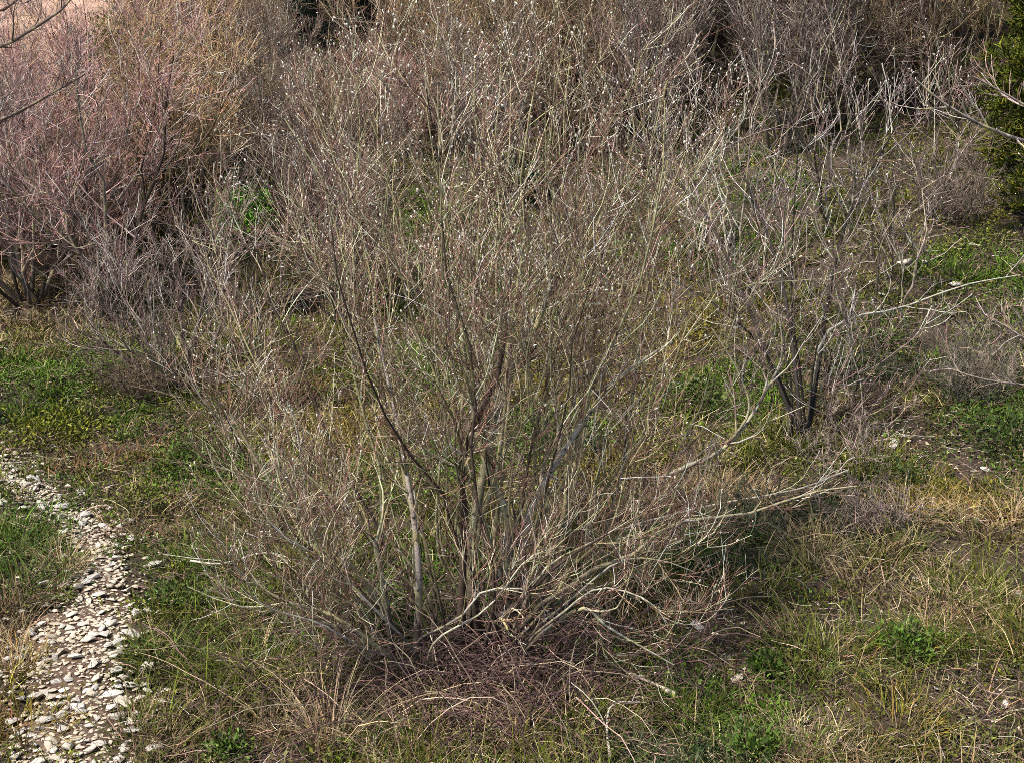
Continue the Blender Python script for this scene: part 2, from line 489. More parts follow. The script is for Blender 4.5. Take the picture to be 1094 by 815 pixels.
# ------------------------------------------------------------------ grass and other ground cover
# patches of one kind of growth as the photograph shows them: (px, py, radius in metres, kind)
PATCH = [(60, 440, .9, 'green'), (20, 400, .9, 'green'), (130, 430, .8, 'moss'), (70, 470, .7, 'moss'), (110, 480, .6, 'tan'), (200, 490, .6, 'moss'), (230, 520, .5, 'green'), (40, 490, .5, 'tan'),
         (150, 350, 1.6, 'olive'), (60, 350, 1.4, 'straw'), (300, 420, .5, 'straw'), (110, 375, 1.0, 'green'),
         (15, 590, .6, 'green'), (60, 590, .25, 'straw'), (10, 650, .4, 'tan'), (20, 740, .5, 'yellow'), (5, 700, .4, 'straw'),
         (200, 640, .5, 'moss'), (250, 610, .4, 'green'), (250, 690, .8, 'olive'), (300, 750, .6, 'olive'), (190, 740, .5, 'olive'), (230, 800, .5, 'tan'), (330, 790, .5, 'straw'),
         (430, 790, .4, 'straw'), (480, 800, .4, 'olive'), (520, 780, .4, 'tan'), (600, 760, .4, 'tan'), (350, 750, .5, 'olive'), (620, 800, .5, 'olive'), (690, 770, .5, 'olive'), (640, 720, .5, 'green'), (740, 740, .5, 'green'), (690, 810, .5, 'dark'),
         (570, 810, .4, 'olive'), (400, 800, .3, 'green'), (520, 470, .7, 'green'), (600, 475, .7, 'green'), (680, 440, .7, 'moss'), (740, 430, .6, 'green'), (650, 500, .6, 'yellow'),
         (560, 390, 1.0, 'moss'), (450, 400, .9, 'green'), (620, 410, .8, 'yellow'), (440, 300, 1.2, 'green'), (480, 250, 1.0, 'green'), (680, 330, 1.0, 'yellow'), (700, 230, 1.0, 'green'), (350, 400, 1.0, 'moss'), (400, 450, .7, 'yellow'), (560, 310, 1.2, 'green'), (620, 260, 1.2, 'moss'), (400, 330, 1.2, 'moss'), (700, 540, .7, 'tan'),
         (780, 530, .6, 'straw'), (750, 590, .5, 'green'), (730, 640, .5, 'olive'), (800, 600, .5, 'dark'), (870, 590, .4, 'straw'), (880, 680, .5, 'olive'), (960, 690, .3, 'green'), (830, 640, .5, 'olive'),
         (950, 640, .5, 'straw'), (1040, 580, .8, 'straw'), (1000, 550, .5, 'yellow'), (1060, 620, .7, 'olive'), (920, 560, .6, 'dark'), (1000, 760, .6, 'straw'), (930, 770, .5, 'olive'), (860, 790, .4, 'tan'),
         (1050, 720, .5, 'olive'), (1080, 790, .5, 'tan'), (800, 780, .4, 'green'), (770, 720, .4, 'tan'), (1060, 450, .7, 'green'), (1000, 460, .6, 'olive'), (950, 440, .7, 'tan'), (960, 400, .7, 'dark'),
         (1000, 260, 1.0, 'moss'), (940, 230, .8, 'moss'), (900, 110, 1.0, 'moss'), (1040, 290, .9, 'green'), (980, 330, .9, 'moss'), (900, 300, .8, 'olive'), (960, 350, .6, 'green'), (1020, 360, .7, 'grey'),
         (820, 500, .6, 'olive'), (770, 250, 1.0, 'green'), (180, 560, .5, 'tan'), (300, 600, .6, 'olive'), (620, 690, .22, 'rust'), (760, 650, .25, 'rust'), (690, 560, .4, 'rust'), (1015, 560, .4, 'rust'), (930, 720, .22, 'rust'), (770, 560, .3, 'rust'), (95, 495, .4, 'rust'), (310, 420, .6, 'rust'), (25, 770, .25, 'rust'), (1060, 700, .25, 'rust'), (860, 640, .22, 'rust'), (140, 480, .35, 'rust'), (330, 680, .6, 'dark'), (430, 640, .6, 'green')]
KIND_COL = {'green': (0.060, 0.112, 0.008), 'olive': (0.085, 0.100, 0.012), 'straw': (0.27, 0.20, 0.115), 'tan': (0.155, 0.105, 0.06), 'yellow': (0.16, 0.135, 0.025),
            'moss': (0.105, 0.125, 0.018), 'dark': (0.045, 0.062, 0.024), 'grey': (0.17, 0.16, 0.12), 'rust': (0.17, 0.088, 0.034)}
KINDS = list(KIND_COL)
PC = np.array([G(a, b)[:2] for a, b, r, k in PATCH]); PRAD = np.array([c for a, b, c, d in PATCH]); PK = np.array([KINDS.index(d) for a, b, c, d in PATCH])

def field_points(rg, n, ymin=3.2, ymax=19.0, far=0.35):
    y = ymin * (ymax / ymin) ** rg.random(n)
    m = rg.random(n) < far
    y[m] = rg.uniform(6.0, 14.0, m.sum())
    x = y * np.tan(np.radians(rg.uniform(-34, 34, n)))
    return x, y

def kind_at(rg, x, y):
    d = np.sqrt(((np.stack([x, y], -1)[:, None] - PC[None]) ** 2).sum(-1)) / PRAD[None]
    d = d + rg.normal(0, 0.22, d.shape)
    i = d.argmin(1)
    k = PK[i].copy()
    none = d[np.arange(len(x)), i] > 1.15
    base = rg.choice([KINDS.index(q) for q in ('olive', 'green', 'dark', 'moss', 'tan', 'green', 'olive')], len(x))
    zone = nz(x, y, 1.6, 7)
    base = np.where((zone > 0.25) & (rg.random(len(x)) < 0.6), KINDS.index('olive'), base)
    base = np.where((zone < -0.45) & (rg.random(len(x)) < 0.6), KINDS.index('tan'), base)
    k[none] = base[none]
    return k

def blades(rg, root, dirn, length, width, col, K=4, droop=0.9):
    """tapering arched strips; root (N,3), dirn (N,3) start direction"""
    N = len(root); t = np.linspace(0, 1, K)
    pts = np.empty((N, K, 3)); pts[:, 0] = root
    d = dirn.copy(); st = (length / (K - 1))[:, None]
    dr = (droop * (0.3 + rg.random(N)))[:, None]
    hz = d.copy(); hz[:, 2] = 0; hz = norm(hz)
    for k in range(1, K):
        pts[:, k] = pts[:, k - 1] + d * st
        d = norm(d + hz * dr * 0.35 - np.array([0, 0, 1.0]) * dr * 0.42 * (k / (K - 1)) + rg.normal(size=(N, 3)) * 0.1)
    side = norm(np.cross(hz, np.array([0, 0, 1.0])) + rg.normal(size=(N, 3)) * 0.5)
    wd = (width[:, None] * (1 - t[None] ** 1.6 * 0.92))[..., None]
    L = pts - side[:, None] * wd * 0.5; Rr = pts + side[:, None] * wd * 0.5
    V = np.stack([L, Rr], 2).reshape(-1, 3)
    b = (np.arange(N)[:, None] * K + np.arange(K - 1)[None]) * 2
    F = np.stack([b, b + 1, b + 3, b + 2], -1).reshape(-1, 4)
    return V, F, np.repeat(col, K * 2, 0)

def tuft_roots(rg, cx, cy, n, rad):
    """n blade roots with outward leaning directions round every centre"""
    M = len(cx); idx = np.repeat(np.arange(M), n)
    a = rg.random(len(idx)) * TAU; r = np.sqrt(rg.random(len(idx)))
    rr = rad[idx] * r
    x = cx[idx] + np.cos(a) * rr; y = cy[idx] + np.sin(a) * rr
    z = ground_z(x, y)
    lean = np.clip(0.25 + 0.75 * r + rg.normal(0, 0.25, len(idx)), 0.05, 1.6)
    aa = a + rg.normal(0, 0.6, len(idx))
    d = norm(np.stack([np.cos(aa) * lean, np.sin(aa) * lean, np.ones(len(idx))], -1))
    return idx, np.stack([x, y, z - 0.005], -1), d

rg = np.random.default_rng(21)
cx, cy = field_points(rg, 9000)
ck = kind_at(rg, cx, cy)
s, ins = path_s(cx, cy)
thin = nz(cx, cy, 3.3, 3) < -0.12                               # bare, litter-strewn spots
bare_d = np.hypot((cx - bare_c[0]) / 2.4, (cy - bare_c[1]) / 1.8)
stony = np.zeros(len(cx), bool)
for px, py, rr in [(1035, 500, .42), (960, 478, .35), (780, 712, .22), (750, 675, .16), (1000, 745, .22), (890, 770, .2), (690, 590, .2)]:
    q = G(px, py); stony |= np.hypot(cx - q[0], (cy - q[1]) * 1.2) < rr
keep = (~ins | (rg.random(len(cx)) < .2)) & (bare_d > 1) & (~stony | (rg.random(len(cx)) < .2)) & ~(thin & (rg.random(len(cx)) < 0.75))
cx, cy, ck = cx[keep], cy[keep], ck[keep]
crad = rg.uniform(0.04, 0.15, len(cx)) * (1 + 0.05 * cy)
idx, root, dirn = tuft_roots(rg, cx, cy, 32, crad)
k = ck[idx]
_, ins2 = path_s(root[:, 0], root[:, 1])
ok = ~ins2 | (rg.random(len(k)) < 0.24)
idx, root, dirn, k = idx[ok], root[ok], dirn[ok], k[ok]
hh = np.array([{'green': .12, 'olive': .17, 'straw': .15, 'tan': .11, 'yellow': .11, 'moss': .05, 'dark': .12, 'grey': .13, 'rust': .11}[q] for q in KINDS])[k]
hh = hh * rg.uniform(0.4, 1.3, len(k)) * np.exp(rg.normal(0, 0.25, len(cx)))[idx]
wd = np.maximum(0.0046, 0.00092 * root[:, 1]) * rg.uniform(0.6, 1.3, len(k))
col = np.array([KIND_COL[q] for q in KINDS])[k] * np.exp(rg.normal(0, 0.22, len(cx)))[idx][:, None] * np.exp(rg.normal(0, 0.3, (len(k), 1))) * np.exp(rg.normal(0, 0.08, (len(k), 3)))
dead = rg.random(len(k)) < 0.11
col[dead] = np.array([0.40, 0.32, 0.18]) * np.exp(rg.normal(0, 0.3, (dead.sum(), 1)))
isdry = (k == KINDS.index('straw')) | (k == KINDS.index('tan')) | (k == KINDS.index('grey')) | dead
for nm, m, lab in (('grass', ~isdry, 'green and olive grass growing all over the ground and slope'), ('dry_grass', isdry, 'straw-coloured dead grass mixed through the green grass')):
    Vb, Fb, Cb = blades(rg, root[m], dirn[m], hh[m], wd[m], np.clip(col[m], 0.01, 0.7))
    tag(link(nm, build_mesh(nm, Vb, Fb, Cb, M_GRASS)), lab, 'grass', None, 'stuff')

# low leafy ground cover: moss-like cushions and small broad leaves
def leaves(rg, root, dirn, length, width, col):
    N = len(root)
    side = norm(np.cross(dirn, rg.normal(size=(N, 3))))
    up = np.cross(side, dirn)
    l, w = length[:, None], width[:, None]
    a = root; b = root + dirn * l * 0.5 + side * w * 0.5 + up * l * 0.08; c = root + dirn * l - up * l * 0.1; d = root + dirn * l * 0.5 - side * w * 0.5 + up * l * 0.08
    V = np.stack([a, b, c, d], 1).reshape(-1, 3)
    F = np.arange(N * 4).reshape(-1, 4)
    return V, F, np.repeat(col, 4, 0)
cx, cy = field_points(rg, 11500, far=.5)
ck = kind_at(rg, cx, cy)
_, ins = path_s(cx, cy)
isg = (ck == KINDS.index('moss')) | (ck == KINDS.index('green')) | ((ck == KINDS.index('yellow')) & (rg.random(len(cx)) < .5)) | ((ck == KINDS.index('dark')) & (rg.random(len(cx)) < .5)) | (rg.random(len(cx)) < .62)
keep = isg & (~ins | (rg.random(len(cx)) < 0.14)) & (np.hypot((cx - bare_c[0]) / 2.4, (cy - bare_c[1]) / 1.8) > 1)
cx, cy, ck = cx[keep], cy[keep], ck[keep]
crad = rg.uniform(0.03, 0.11, len(cx)) * (1 + 0.05 * cy)
n = 40
idx, root, dirn = tuft_roots(rg, cx, cy, n, crad)
rel = rg.random(len(idx))
ch = rg.uniform(0.02, 0.075, len(cx)) * (1 + 0.03 * cy)
root[:, 2] += rel * ch[idx]
dirn = norm(dirn + rg.normal(size=dirn.shape) * 0.6)
ln = rg.uniform(0.009, 0.022, len(idx)) * (1 + 0.03 * root[:, 1])
lc = np.array([{'moss': (.125, .14, .010), 'green': (.075, .140, .010), 'yellow': (.14, .125, .015), 'dark': (.035, .06, .018), 'olive': (.095, .11, .014), 'straw': (.13, .12, .025), 'tan': (.085, .10, .02)}.get(q, (.06, .11, .015)) for q in KINDS])[ck]
lc = lc * np.exp(rg.normal(0, 0.25, (len(cx), 1)))
col = np.clip(lc[idx] * np.exp(rg.normal(0, 0.28, (len(idx), 1))), .01, .6)
Vb, Fb, Cb = leaves(rg, root, dirn, ln * 1.15, ln * rg.uniform(.35, .7, len(ln)), col)
tag(link('ground_cover', build_mesh('ground_cover', Vb, Fb, Cb, M_LEAF)), 'low green leafy plants and moss creeping between the grass', 'ground cover', None, 'stuff')

# dead twigs, straw and leaf scraps lying about
n = 42000
x, y = field_points(rg, n)
_, ins = path_s(x, y)
keep = (~ins | (rg.random(n) < .10)) & (np.hypot((x - bare_c[0]) / 2.4, (y - bare_c[1]) / 1.8) > .9)
x, y = x[keep], y[keep]; n = len(x)
a = rg.random(n) * TAU
d = np.stack([np.cos(a), np.sin(a), rg.normal(0.05, 0.2, n)], -1)
ln = rg.uniform(0.03, 0.19, n)
P = np.empty((n, 4, 3)); P[:, 0] = np.stack([x, y, ground_z(x, y) + rg.uniform(0.0, 0.06, n)], -1)
for q in range(1, 4):
    d = norm(d + rg.normal(size=(n, 3)) * 0.34); d[:, 2] *= 0.6
    P[:, q] = P[:, q - 1] + d * (ln / 3)[:, None]
P[:, :, 2] = np.maximum(P[:, :, 2], ground_z(P[:, :, 0], P[:, :, 1]) + 0.004)
R0 = np.maximum(0.0013, 0.00022 * y) * rg.uniform(.6, 1.6, n)
sp = Soup(); sp.tubes(P, R0[:, None] * np.array([1, .9, .8, .5])[None], tints(rg, n, (0.22, 0.15, 0.12), .5, .08, (0.46, 0.38, 0.30), .25))
tag(link('twig_litter', sp.mesh('twig_litter', M_TWIG)), 'dead twigs and straw scattered over the ground', 'litter', None, 'stuff')

# ------------------------------------------------------------------ shrubs
def catkin_soup(rg, pos, dirn, size, col):
    """small egg shaped buds"""
    prof_t = np.array([0, .2, .5, .8, 1.0]); prof_r = np.array([.35, .9, 1.0, .7, .12])
    P = pos[:, None] + dirn[:, None] * (prof_t[None, :, None] * size[:, None, None])
    R = size[:, None] * 0.27 * prof_r[None]
    s = Soup(); s.tubes(P, R, col, 5)
    return s

class Style:
    def __init__(s, **k):
        s.bark = (0.20, 0.17, 0.13); s.limb = (0.19, 0.15, 0.125); s.twig = (0.185, 0.125, 0.115); s.alt = (0.46, 0.41, 0.36); s.altp = 0.25
        s.nl, s.nt, s.nq = 8, 8, 5; s.ll, s.lt, s.lq = 0.9, 0.42, 0.16
        s.rt = 0.0011; s.up = 0.16; s.cat = 0.05; s.catsize = (.010, .019); s.catcol = (0.72, 0.68, 0.64); s.limb_from = 0.18; s.darkp = 0.3; s.darkc = (.055, .043, .036); s.bud = 0.0; s.sides = 6
        s.__dict__.update(k)

def grow_stem(rg, P0, R0, st, nl=None, sc=1.0, barkc=None):
    """limbs, twigs and twiglets of one stem polyline; returns the two soups and catkin seats"""
    P = P0[None]; R = R0[None]
    bark, tw = Soup(), Soup()
    V, F = tubes(P, R, st.sides)
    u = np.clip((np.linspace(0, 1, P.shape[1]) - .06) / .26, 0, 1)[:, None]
    bc = np.array(st.darkc) * 1.1 * (1 - u) + tints(rg, 1, barkc or st.bark, .15, .03) * u  # stem tint is darker at the foot, blending to the bark colour above
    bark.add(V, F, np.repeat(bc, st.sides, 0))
    lP, lR, _ = grow(rg, P, R, nl or st.nl, (st.limb_from, .97), st.ll * sc, (22, 55), st.up, .10, 8, .62, st.rt * 1.8, .45)
    bark.tubes(lP, lR, tints(rg, len(lP), st.limb, .25, .05, st.alt, st.altp), 4)
    bases = np.concatenate([resample_many(P, 8), lP]); rads = np.concatenate([resample_r(R, 8), lR])
    tP, tR, _ = grow(rg, bases, rads, st.nt, (.15, 1.0), st.lt * sc, (20, 55), st.up, .12, 5, .6, st.rt, .3)
    tw.tubes(tP, tR, tints(rg, len(tP), st.twig, .48, .07, st.alt, st.altp), 3)
    qP, qR, _ = grow(rg, tP, tR, st.nq, (.2, 1.0), st.lq * sc, (20, 60), st.up * .7, .12, 4, .75, st.rt * .75, .2)
    tw.tubes(qP, qR, tints(rg, len(qP), st.twig, .48, .08, st.alt, st.altp * .8), 3)
    ends = np.concatenate([tP[:, -1], qP[:, -1], qP[:, 2]])
    dirs = norm(np.concatenate([tP[:, -1] - tP[:, -2], qP[:, -1] - qP[:, -2], qP[:, 2] - qP[:, 1] + rg.normal(size=(len(qP), 3)) * .02]))
    return bark, tw, ends, dirs

def resample_many(P, K):
    return np.stack([resample(p, K) for p in P])
def resample_r(R, K):
    return np.stack([np.interp(np.linspace(0, 1, K), np.linspace(0, 1, len(r)), r) for r in R])

def shrub(name, origin, stems, st, rg, label, cat='shrub', group=None, singles=0, catname='catkins'):
    """stems: list of (polyline points (K,3) in world space, base radius, limb count or None, scale)"""
    root = empty(name, origin, label, cat, group)
    origin = np.asarray(origin, float)
    E, D = [], []
    for pts, r0, nl, sc, *bc in stems:
        P0 = np.asarray(pts, float); K = len(P0)
        R0 = np.linspace(1, 0.2, K) ** 0.8 * r0
        dark = bc[0] == 'dark' if bc else rg.random() < st.darkp
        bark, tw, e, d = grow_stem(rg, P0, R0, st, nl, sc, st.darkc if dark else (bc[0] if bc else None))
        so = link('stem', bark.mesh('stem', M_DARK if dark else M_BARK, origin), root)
        link('twigs', tw.mesh('twigs', M_TWIG, origin), so)
        E.append(e); D.append(d)
    E = np.concatenate(E); D = np.concatenate(D)
    if st.cat > 0:
        w = 0.1 + 1.6 * np.clip((E[:, 2] - origin[2] - 1.0) / 1.3, 0, 1)
        clump = np.clip(0.6 + 1.6 * nz(E[:, 0] * 1.0 + E[:, 1], E[:, 2], 3.0, 2), 0.05, 2.2)
        m = rg.random(len(E)) < st.cat * w * clump
        e, d = E[m], norm(D[m] + np.array([0, 0, .35]))
        sz = rg.uniform(*st.catsize, len(e))
        if singles and len(e) > singles:
            near = np.argsort(-sz / np.linalg.norm(e - np.array([0, 0, CAM_Z]), axis=1))
            u = catkin_soup(rg, np.zeros((1, 3)), np.array([[0, 0, 1.0]]), np.ones(1), np.array([st.catcol])).mesh('catkin', M_CATKIN)
            for i in near[:singles]:
                c = link('catkin', u, root)
                c.matrix_local = Matrix.LocRotScale(Vector(e[i] - origin), Vector(d[i]).to_track_quat('Z', 'Y'), Vector((sz[i],) * 3))
            rest = near[singles:]; e, d, sz = e[rest], d[rest], sz[rest]
        if len(e):
            c = link(catname, catkin_soup(rg, e, d, sz, tints(rg, len(e), st.catcol, .12, .03)).mesh(catname, M_CATKIN, origin), root)
            c['kind'] = 'stuff'
    return root

def copy_tree(o, parent=None):
    c = o.copy(); COL.objects.link(c)
    if parent is not None:
        c.parent = parent; c.matrix_parent_inverse = o.matrix_parent_inverse.copy()
    for ch in o.children:
        copy_tree(ch, c)
    return c

# ---- the big willow in the middle
rg = np.random.default_rng(5)
base = G(505, 705)
wil = Style(bark=(0.33, 0.31, 0.17), limb=(0.26, 0.225, 0.12), twig=(0.18, 0.105, 0.082), alt=(0.56, 0.51, 0.37), altp=.32, nl=8, nt=6, nq=5, ll=.72, lt=.38, lq=.16, cat=.21, rt=.0010,
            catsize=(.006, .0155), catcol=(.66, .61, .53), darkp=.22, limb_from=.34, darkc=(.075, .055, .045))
TIPS = [(243, 180, 5.7, .011), (310, 125, 5.2, .012), (350, 85, 6.0, .013), (395, 115, 4.7, .011), (465, 105, 4.5, .012), (505, 55, 5.3, .014), (545, 85, 6.1, .013), (575, 50, 5.0, .014), (610, 60, 5.7, .015), (675, 90, 5.9, .013), (705, 115, 4.9, .012), (735, 160, 5.5, .012), (765, 260, 5.2, .011), (775, 340, 5.6, .010), (250, 350, 5.8, .010), (263, 460, 5.2, .010), (320, 525, 4.4, .009), (705, 390, 4.6, .010), (355, 240, 4.5, .010), (330, 80, 5.4, .010), (470, 90, 4.4, .008), (585, 110, 4.5, .008), (660, 100, 5.0, .008), (520, 120, 6.2, .008), (380, 70, 5.6, .008), (700, 180, 5.9, .008), (450, 50, 5.0, .010), (530, 40, 5.6, .011), (600, 30, 5.3, .011), (660, 45, 5.6, .011), (625, 70, 4.6, .009), (400, 60, 6.1, .010), (720, 90, 5.7, .010), (230, 420, 4.8, .009), (215, 250, 5.5, .009), (260, 520, 4.6, .007), (300, 585, 4.5, .006), (345, 605, 4.3, .006), (250, 470, 5.0, .007), (290, 455, 4.4, .007), 
        (700, 605, 4.6, .006), (715, 555, 5.0, .007), 
        (380, 200, 5.1, .008), (490, 170, 5.7, .008), (560, 150, 4.6, .008), (620, 170, 5.1, .008), (690, 230, 5.4, .008), (440, 220, 4.7, .008), (330, 260, 5.4, .008), (640, 280, 4.6, .008), ]
stems = []
for px, py, yy, r in TIPS:
    b = G(518 + (px - 505) * 0.12 + rg.normal() * 28, 690 + (5.2 - yy) * 25 + rg.normal() * 8); b[2] -= .04
    stems.append((vase(rg, b, W(px, py, yy), 12, .42 if py < 300 else .62, .022), r * .78, None if r > .0075 else 5, 1.0 if r > .0075 else .75))
def limb(pts, K=12):
    return resample([W(a, b, c) for a, b, c in pts], K)
# stems one can follow in the photograph
for pts, r in [([(512, 700, 5.0), (502, 600, 5.0), (522, 480, 5.05), (548, 390, 5.1), (585, 320, 5.15), (592, 200, 5.2)], .022),
               ([(540, 690, 4.95), (543, 560, 5.0), (520, 500, 5.0), (500, 410, 5.05), (488, 300, 5.1)], .019),
               ([(492, 690, 4.9), (496, 560, 4.85), (495, 480, 4.85), (535, 390, 4.9), (548, 250, 5.0)], .017),
               ([(560, 660, 5.0), (562, 560, 5.0), (610, 470, 5.1), (660, 405, 5.2), (718, 365, 5.3)], .016),
               ([(445, 700, 4.9), (447, 600, 4.9), (430, 480, 4.95), (400, 340, 5.0)], .016),
               ([(440, 700, 5.0), (380, 610, 4.9), (300, 530, 4.8), (245, 440, 4.8)], .013),
               ([(420, 690, 4.8), (405, 600, 4.75), (390, 565, 4.75), (320, 500, 4.7)], .013),
               ([(545, 655, 4.75), (590, 640, 4.72), (625, 612, 4.75), (680, 590, 4.8), (715, 560, 4.85), (760, 553, 4.95), (810, 546, 5.0), (860, 527, 5.1), (915, 519, 5.15)], .0105),
               ([(430, 690, 4.7), (490, 660, 4.6), (520, 630, 4.6), (580, 640, 4.6), (572, 720, 4.6)], .0055),
               ([(560, 690, 4.7), (620, 650, 4.6), (650, 670, 4.55), (720, 710, 4.5)], .009),
               ([(440, 720, 4.6), (360, 660, 4.5), (300, 640, 4.45), (250, 605, 4.4)], .010),
               ([(535, 690, 4.9), (530, 655, 4.7), (540, 655, 4.6), (600, 600, 4.55), (650, 570, 4.6)], .012),
               ([(560, 680, 4.7), (610, 640, 4.65), (660, 600, 4.6), (705, 598, 4.6), (745, 612, 4.6)], .0052),
               ([(555, 690, 4.6), (600, 655, 4.5), (640, 628, 4.5), (690, 640, 4.45), (715, 668, 4.4)], .0052),
               ([(540, 690, 4.8), (580, 610, 4.7), (640, 575, 4.7), (690, 545, 4.7)], .0052),
               ([(450, 700, 4.6), (400, 650, 4.5), (350, 600, 4.5), (300, 570, 4.4), (270, 530, 4.4)], .006),
               ([(455, 705, 4.5), (470, 680, 4.4), (520, 650, 4.35), (560, 600, 4.35), (590, 585, 4.4)], .0052),
               ([(430, 705, 4.6), (385, 690, 4.5), (340, 665, 4.4), (290, 650, 4.35), (262, 630, 4.3)], .0052),
               ([(560, 700, 5.2), (600, 560, 5.4), (625, 440, 5.5), (640, 300, 5.6), (650, 200, 5.6)], .015)]:
    P0 = limb(pts); P0[0, 2] = min(P0[0, 2], float(ground_z(P0[0, 0], P0[0, 1])) + (0 if r > .0125 else .2)) - .03
    stems.append((P0, r * 1.15, 6, .75, 'dark' if r in (.017, .012) else (.50, .47, .40) if r in (.016, .009) or r < .0065 else (.34, .31, .21)))
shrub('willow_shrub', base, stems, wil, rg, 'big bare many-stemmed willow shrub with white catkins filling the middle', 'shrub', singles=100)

# ---- the other shrubs one can single out
def free_stems(rg, o, n, h, spread, r, tilt=(0, 0), lo=.45):
    out = []
    for i in range(n):
        a = TAU * (i + rg.random()) / n; q = spread * (0.25 + 0.85 * rg.random())
        e = o + np.array([math.cos(a) * q + tilt[0], math.sin(a) * q * .9 + tilt[1], h * rg.uniform(lo + .1, 1.0)])
        b = o + np.array([math.cos(a) * .08 * rg.random(), math.sin(a) * .08 * rg.random(), -.06])
        out.append((vase(rg, b, e, 10, .45, .03), r * rg.uniform(.7, 1.2), None, 1.0))
    return out

rg = np.random.default_rng(8)
o = G(858, 474); yy = o[1]
st = Style(bark=(0.05, 0.042, 0.036), limb=(0.20, 0.17, 0.145), twig=(0.20, 0.145, 0.14), alt=(0.55, 0.51, 0.46), altp=.28, nl=6, nt=4, nq=4, ll=.8, lt=.42, lq=.17, cat=.12, catsize=(.010, .019), rt=.0014, limb_from=.35, darkp=.1, darkc=(.03, .026, .024))
stems = [(limb([(862, 474, yy), (855, 400, yy), (846, 330, yy), (848, 230, yy + .1), (855, 130, yy + .2)]), .010, None, 1, 'dark'), (limb([(846, 478, yy), (845, 410, yy), (830, 330, yy + .1), (800, 200, yy + .3)]), .0085, None, 1, 'dark'),
         (limb([(866, 474, yy), (868, 400, yy + .1), (890, 300, yy + .2), (930, 190, yy + .4)]), .008, None, 1), (limb([(860, 472, yy), (820, 380, yy - .2), (770, 330, yy - .3), (720, 300, yy - .4)]), .009, None, 1),
         (limb([(862, 468, yy), (875, 370, yy + .2), (910, 340, yy + .3), (960, 330, yy + .5), (1030, 305, yy + .6), (1090, 294, yy + .7)]), .0125, 6, .6, (.42, .39, .34)), (limb([(858, 474, yy), (835, 300, yy + .5), (780, 150, yy + .8)]), .016, None, 1),
         (limb([(862, 474, yy), (900, 250, yy + .6), (960, 130, yy + 1.0)]), .014, None, 1), (limb([(856, 470, yy), (760, 240, yy + .5), (690, 170, yy + .8)]), .014, None, 1)]
shrub('bare_shrub', o, stems, st, rg, 'bare shrub with dark forked stems and white catkins right of the big willow')

rg = np.random.default_rng(9)
o = G(690, 518); yy = o[1]
stems = [(limb([(686, 520, yy), (730, 500, yy), (775, 478, yy), (812, 430, yy + .05), (822, 395, yy + .1)]), .020, 7, .6),
         (limb([(775, 478, yy), (800, 440, yy), (790, 400, yy), (760, 350, yy)]), .010, 6, .6), (limb([(812, 430, yy), (835, 380, yy + .1), (830, 320, yy + .1)]), .010, 6, .6)]
shrub('leaning_sapling', o, stems, Style(bark=(.36, .33, .25), cat=0.02, nl=6, nt=5, nq=3, rt=.0012), rg, 'pale limb rising from the ground in a low curve right of the willow', 'sapling')

rg = np.random.default_rng(10)
o = G(205, 418); yy = o[1]
st = Style(bark=(0.17, 0.14, 0.115), limb=(.27, .24, .20), nl=8, nt=7, nq=4, ll=.8, lt=.42, cat=.015, rt=.0014)
stems = [(limb([(205, 418, yy), (160, 400, yy), (115, 370, yy), (80, 352, yy)]), .02, 8, .8), (limb([(210, 418, yy), (170, 380, yy + .1), (130, 340, yy + .2), (95, 325, yy + .2)]), .016, 8, .8),
         (limb([(200, 415, yy), (215, 330, yy), (228, 270, yy), (222, 225, yy)]), .016, None, .8)] + free_stems(rg, o, 8, 1.45, 1.2, .014)
shrub('bare_shrub', o, stems, st, rg, 'low spreading bare shrub left of the willow, dark limbs reaching over the grass')

rg = np.random.default_rng(12)
o = G(30, 325); yy = o[1]
st = Style(bark=(.34, .30, .27), twig=(.27, .17, .165), alt=(.5, .42, .40), altp=.25, nl=9, nt=8, nq=5, ll=1.0, lt=.5, lq=.2, cat=.01, rt=.0017)
stems = [(limb([(40, 325, yy), (15, 280, yy), (8, 220, yy), (20, 120, yy)]), .03, None, 1)] + free_stems(rg, o, 11, 2.7, 1.3, .02)
shrub('bare_shrub', o, stems, st, rg, 'pinkish bare shrub with one pale bent stem at the left edge')

# slender saplings loosely spread over the right slope
def sapling(foot, tips, r, rg, label, st=None):
    o = G(*foot)
    st = st or Style(bark=(.30, .26, .22), limb=(.24, .20, .17), twig=(.20, .14, .13), alt=(.54, .50, .44), altp=.3, nl=6, nt=4, nq=4, ll=.75, lt=.4, lq=.17, cat=.14, catsize=(.011, .02), rt=.0016, darkp=.15)
    shrub('sapling', o, [(vase(rg, o + np.array([rg.normal() * .06, rg.normal() * .06, -.05]), W(a, b, o[1] + c), 10, .4, .03), r, None, 1.0) for a, b, c in tips], st, rg, label, 'sapling')
rg = np.random.default_rng(17)
sapling((912, 478), [(905, 300, .1), (935, 330, .0), (880, 350, .0)], .008, rg, 'slender sapling just right of the dark forked stems, crossing the long pale limb')
sapling((790, 330), [(770, 90, .2), (810, 60, .3), (735, 130, .1), (840, 120, .4)], .012, rg, 'slender pale sapling standing in the gap right of the willow crown')
sapling((950, 335), [(955, 170, .2), (930, 200, .2), (1000, 190, .1)], .010, rg, 'thin sapling beside the pale limb on the right slope')
sapling((890, 250), [(870, 60, .2), (900, 70, .2), (930, 90, .1), (850, 90, .0)], .012, rg, 'white-catkined sapling above the dark forked stems')
sapling((1000, 210), [(985, 90, .1), (1020, 60, .3), (1040, 120, .1)], .011, rg, 'thin reddish sapling left of the yellow-green conifer')
sapling((735, 300), [(700, 110, .2), (735, 90, .2), (760, 160, .1)], .011, rg, 'grey sapling right behind the right flank of the willow')

